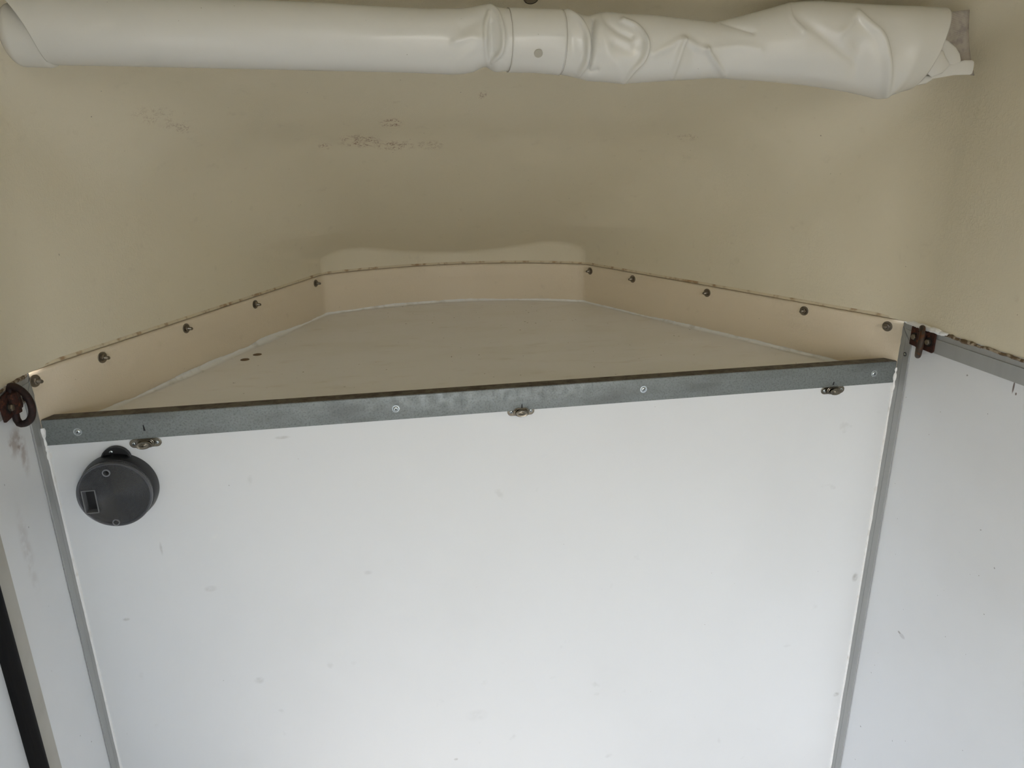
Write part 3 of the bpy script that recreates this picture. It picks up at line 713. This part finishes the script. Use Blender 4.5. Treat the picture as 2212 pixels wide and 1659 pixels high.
def roll_surface(u0, u1, nu, nphi, scale=1.0, shift=0.0, ridges=True, endcut=True):
    us = np.linspace(u0, u1, nu); top, bot = roll_centres(us)
    V = np.zeros((nu, nphi, 3)); ph = np.linspace(0, 2*PI, nphi, endpoint=False)
    cx = np.zeros((nu, 3)); rad = np.zeros(nu)
    for i, u in enumerate(us):
        t = W(u, top[i], YRC); b = W(u, bot[i], YRC)
        cx[i] = (t+b)/2; rad[i] = np.linalg.norm(t-b)/2*.985*scale
    k = np.ones(15)/15; xs = cx[:, 0]
    X = xs[:, None]*np.ones(nphi)
    V[:, :, 0] = X
    V[:, :, 1] = YRC-rad[:, None]*np.cos(ph)*1.0+shift
    V[:, :, 2] = cx[:, 2][:, None]+rad[:, None]*np.sin(ph)
    if ridges:
        U, Vv = PIX(V.reshape(-1, 3)); U = U.reshape(nu, nphi); Vv = Vv.reshape(nu, nphi)
        front = np.clip((np.cos(ph)+.25)*2, 0, 1)[None, :]
        h = np.zeros((nu, nphi))
        for pl, wd, am in RIDGES:
            dd = polydist(U, Vv, pl); h += am*(.75*np.exp(-(dd/wd)**2*1.0)+.45*np.exp(-(dd/(wd*.5))**2)*(wd < 7.5))
        h += .0012*np.sin(U*.021+Vv*.03)*np.clip((U-500)/800, 0, 1)
        h *= front
        V[:, :, 1] -= h*np.cos(ph); V[:, :, 2] += h*np.sin(ph)*.25
    return V, cx, rad
def tube_obj(name, V, m, parent, inner=.0):
    nu, nphi, _ = V.shape; I = np.arange(nu*nphi).reshape(nu, nphi)
    q = np.stack([I[:-1], np.roll(I[:-1], -1, 1), np.roll(I[1:], -1, 1), I[1:]], -1).reshape(-1, 4)
    o = obj(name, V.reshape(-1, 3), q, m, parent, True)
    return o
cr = thing('rolled_curtain', 'rolled up white vinyl curtain hung across under the cream roof', 'curtain', (.2, YRC, 1.69))
off = np.array([.2, YRC, 1.69])
Vr, cxr, radr = roll_surface(96, 1966, 900, 192)
# the wrap winds off square: its upper edge runs out further at both ends
_us = np.linspace(96, 1966, 900); _ph = np.linspace(0, 2*PI, 192, endpoint=False); _up = np.where(np.cos(_ph) > -.3, ((1+np.sin(_ph))/2)**2.4, (1+np.sin(_ph))/2)[None, :]
Vr[:, :, 0] += (_up*(.044*np.clip((_us-1780)/186, 0, 1)**1.5)[:, None])-(_up*(.046*np.clip((330-_us)/234, 0, 1)**1.5)[:, None])
# the cut edges lean: the wrap winds off square, bottom trailing inward
o = tube_obj('outer_wrap', Vr-off, m_vinyl.m, cr)
sd = o.modifiers.new('thick', 'SOLIDIFY'); sd.thickness = .0012; sd.offset = -1
# inner coils at both ends
Vi, _ci, _ri = roll_surface(0, 220, 60, 64, .84, .004, False)
_e = np.clip(np.arange(60)/9.0, 0, 1); _e = np.sqrt(1-(1-_e)**2)*.999+.001
Vi[:, :, 1:] = _ci[:, None, 1:]+(Vi[:, :, 1:]-_ci[:, None, 1:])*_e[:, None, None]; _e2 = np.clip((np.arange(60)-24)/14.0, 0, 1); _e2 = _e2*_e2*(3-2*_e2); Vi[:, :, 2] -= .0115*(1-_e2)[:, None]; Vi[:, :, 1:] = _ci[:, None, 1:]+(Vi[:, :, 1:]-_ci[:, None, 1:])*(1-.15*_e2)[:, None, None]
# closed rounded end at left
o = tube_obj('inner_coil', Vi-off, m_vinyl.m, cr)
def coil_spiral(name, xa, xb, r0, r1, c, m, turns=2.5):
    n = 120; bmv = []
    F = []; V = []
    for i in range(n+1):
        a = turns*2*PI*i/n; r = r0+(r1-r0)*i/n
        for x in (xa, xb): V.append((x-off[0], c[1]-r*math.cos(a)-off[1], c[2]+r*math.sin(a)-off[2]))
    F = [(2*i, 2*i+1, 2*i+3, 2*i+2) for i in range(n)]
    o = obj(name, V, F, m, cr, True); s_ = o.modifiers.new('t', 'SOLIDIFY'); s_.thickness = .001; return o
ci = cxr[-1]; coil_spiral('inner_coil', ci[0]-.25, ci[0]-.012, .008, radr[-1]*.86, ci, m_vinyl.m)
# seam lines where the wrap is hemmed and where the strap sits
def ring_line(name, u, r_extra, w_, m, a0=-2.2, a1=2.2, lean=0.0):
    j = int(np.clip((u-96)/(1966-96)*899, 0, 899)); pts = []
    for a in np.linspace(a0, a1, 60):
        k = (a % (2*PI))/(2*PI)*192; k0 = int(k) % 192; f = k-int(k)
        jj = int(np.clip(j+lean*(math.sin(a))*10, 0, 899))
        p = Vr[jj, k0]*(1-f)+Vr[jj, (k0+1) % 192]*f
        d = np.array([0, -math.cos(a), math.sin(a)]); pts.append(tuple(p+d*r_extra-off))
    bm = bmesh.new(); tube(bm, pts, w_, 6); return obj_bm(name, bm, m, cr, True)
m_stitch = Mat('stitch_line', srgb(150, 138, 112), .7)  # tan line colour for the hem and strap seams
ring_line('hem_stitch', 124, .0001, .0005, m_stitch.m)
# strap: a flat band wrapped round the roll
def sleeve(name, u0, u1, ext, m):
    j0 = int((u0-96)/1870*899); j1 = int((u1-96)/1870*899); S = Vr[j0:j1+1:2].copy(); nrm = np.zeros_like(S)
    ph = np.linspace(0, 2*PI, 192, endpoint=False); nrm[:, :, 1] = -np.cos(ph); nrm[:, :, 2] = np.sin(ph)
    S += nrm*ext; return tube_obj(name, S-off, m, cr)
st = sleeve('strap', 1097, 1211, .0013, m_vinyl.m)
s2 = st.modifiers.new('t', 'SOLIDIFY'); s2.thickness = .0014; s2.offset = -1
st['label'] = 'flat vinyl strap round the middle of the roll'
ring_line('strap_seam', 1097, .0014, .00022, m_stitch.m); ring_line('strap_seam', 1211, .0014, .00018, m_stitch.m)
_pu, _pv = PIX(Vr.reshape(-1, 3)); _fr = Vr[:, :, 1].reshape(-1) < YRC; _q = np.argmin(np.hypot(_pu-1161, _pv-113)+np.where(_fr, 0, 1e4)); _pp = Vr.reshape(-1, 3)[_q]
a_ = 2*PI*(_q % 192)/192
bm = bmesh.new(); prism(bm, obround(.0122, .0112, 8), -.0009, .0006); o = obj_bm('snap_patch', bm, m_snap.m, st); 
_d = np.array([0, -math.cos(a_), math.sin(a_)]); o.location = tuple(_pp+_d*.0036-off); o.rotation_euler = (-a_, 0, 0)
# loose folds at the right end
def sheet(name, pix, Y, m, nx=14, ny=14, bulge=0.0, th=.0018, curl=0.0):
    """four pixel corners (tl,tr,br,bl) with their depths -> curved quad sheet"""
    C4 = [W(p[0], p[1], y) for p, y in zip(pix, Y)]; V = []; 
    for j in range(ny+1):
        t = j/ny
        for i in range(nx+1):
            s_ = i/nx
            p = (C4[0]*(1-s_)+C4[1]*s_)*(1-t)+(C4[3]*(1-s_)+C4[2]*s_)*t
            p = p+np.array([0, -bulge*math.sin(PI*s_)*math.sin(PI*t)-curl*math.sin(PI*t), 0]); V.append(p-off)
    F = [(j*(nx+1)+i, j*(nx+1)+i+1, (j+1)*(nx+1)+i+1, (j+1)*(nx+1)+i) for j in range(ny) for i in range(nx)]
    o = obj(name, V, F, m, cr, True); s_ = o.modifiers.new('t', 'SOLIDIFY'); s_.thickness = th; s_.offset = 0; return o
fl = sheet('end_flap', [(1985, 34), (2094, 21), (2104, 163), (1985, 150)], (1.11, 1.105, 1.108, 1.11), m_cloth.m, curl=-.006)
fl['label'] = 'dirty woven grey end flap'
def lobe(name, path, r0, m, squash=.45, y=1.09):
    """rounded fold: thick flattened tube along pixel path [(px,py,halfwidth px)]"""
    bm = bmesh.new(); n = 18; rings = []
    P3 = [W(a, b, y) for a, b, c_ in path]; N_ = len(path)
    for i, (a, b, h) in enumerate(path):
        t = P3[min(i+1, N_-1)]-P3[max(i-1, 0)]; t /= np.linalg.norm(t); s_ = np.cross(t, [0, 1, 0]); s_ /= np.linalg.norm(s_); hw = h/1390
        rings.append([bm.verts.new(tuple(P3[i]+s_*hw*math.cos(2*PI*k/n)+np.array([0, 1, 0])*hw*squash*math.sin(2*PI*k/n)-off)) for k in range(n)])
    for a, b in zip(rings, rings[1:]):
        for k in range(n): bm.faces.new((a[k], a[(k+1) % n], b[(k+1) % n], b[k]))
    bm.faces.new(rings[0][::-1]); bm.faces.new(rings[-1])
    return obj_bm(name, bm, m, cr, True)
lobe('inner_fold', [(2008, 90, 10), (2020, 98, 18), (2036, 108, 21), (2054, 120, 19), (2066, 128, 13), (2074, 132, 3)], 0, m_vinyl.m, .35, 1.098)
lobe('inner_fold', [(1985, 170, 8), (2015, 160, 10), (2038, 154, 12), (2060, 149, 13), (2082, 146, 15), (2097, 146, 15), (2101, 146, 13)], 0, m_vinyl.m, .22, 1.098)
lobe('inner_fold', [(1996, 110, 8), (2010, 128, 26), (2024, 138, 28), (2038, 140, 17), (2050, 139, 3)], 0, m_vinyl.m, .3, 1.082)
lobe('inner_fold', [(1980, 176, 8), (1998, 172, 9), (2010, 168, 6)], 0, m_vinyl.m, .8, 1.09)

# round stud in the roof above the roll
sp = np.array(W(1148, -9, 1.165)); yq = None
for yq in np.linspace(.8, 1.4, 300):
    p = W(1147, -7, yq)
    if shell_f(p[0], p[1], p[2]) < 0.0: break
stud = thing('roof_stud', 'dark round roof stud just above the rolled curtain', 'stud', tuple(p), 0)
bm = bmesh.new(); lathe(bm, [(.0105, .0040), (.0112, .0020), (.0112, -.004)], 28, 'z'); 
for v_ in bm.verts: v_.co.z = -v_.co.z
obj_bm('rim', bm, m_black.m, stud, True)
bm = bmesh.new(); lathe(bm, [(0, .0060), (.005, .0056), (.0090, .0042), (.0105, .0030)], 28, 'z')
for v_ in bm.verts: v_.co.z = -v_.co.z
obj_bm('cap', bm, m_steel.m, stud, True)
stud.rotation_euler = (math.radians(-28), 0, 0)

# daylight portals at the open rear and the added side opening
portal('rear_opening', ((XL+XR)/2, YREAR-.02, 1.0), (math.radians(-90), 0, math.radians(180)), XR-XL, 2.05)
portal('added_side_opening', (XL-.03, (OP0+OP1)/2, .65), (0, math.radians(-90), 0), 1.06, OP1-OP0)
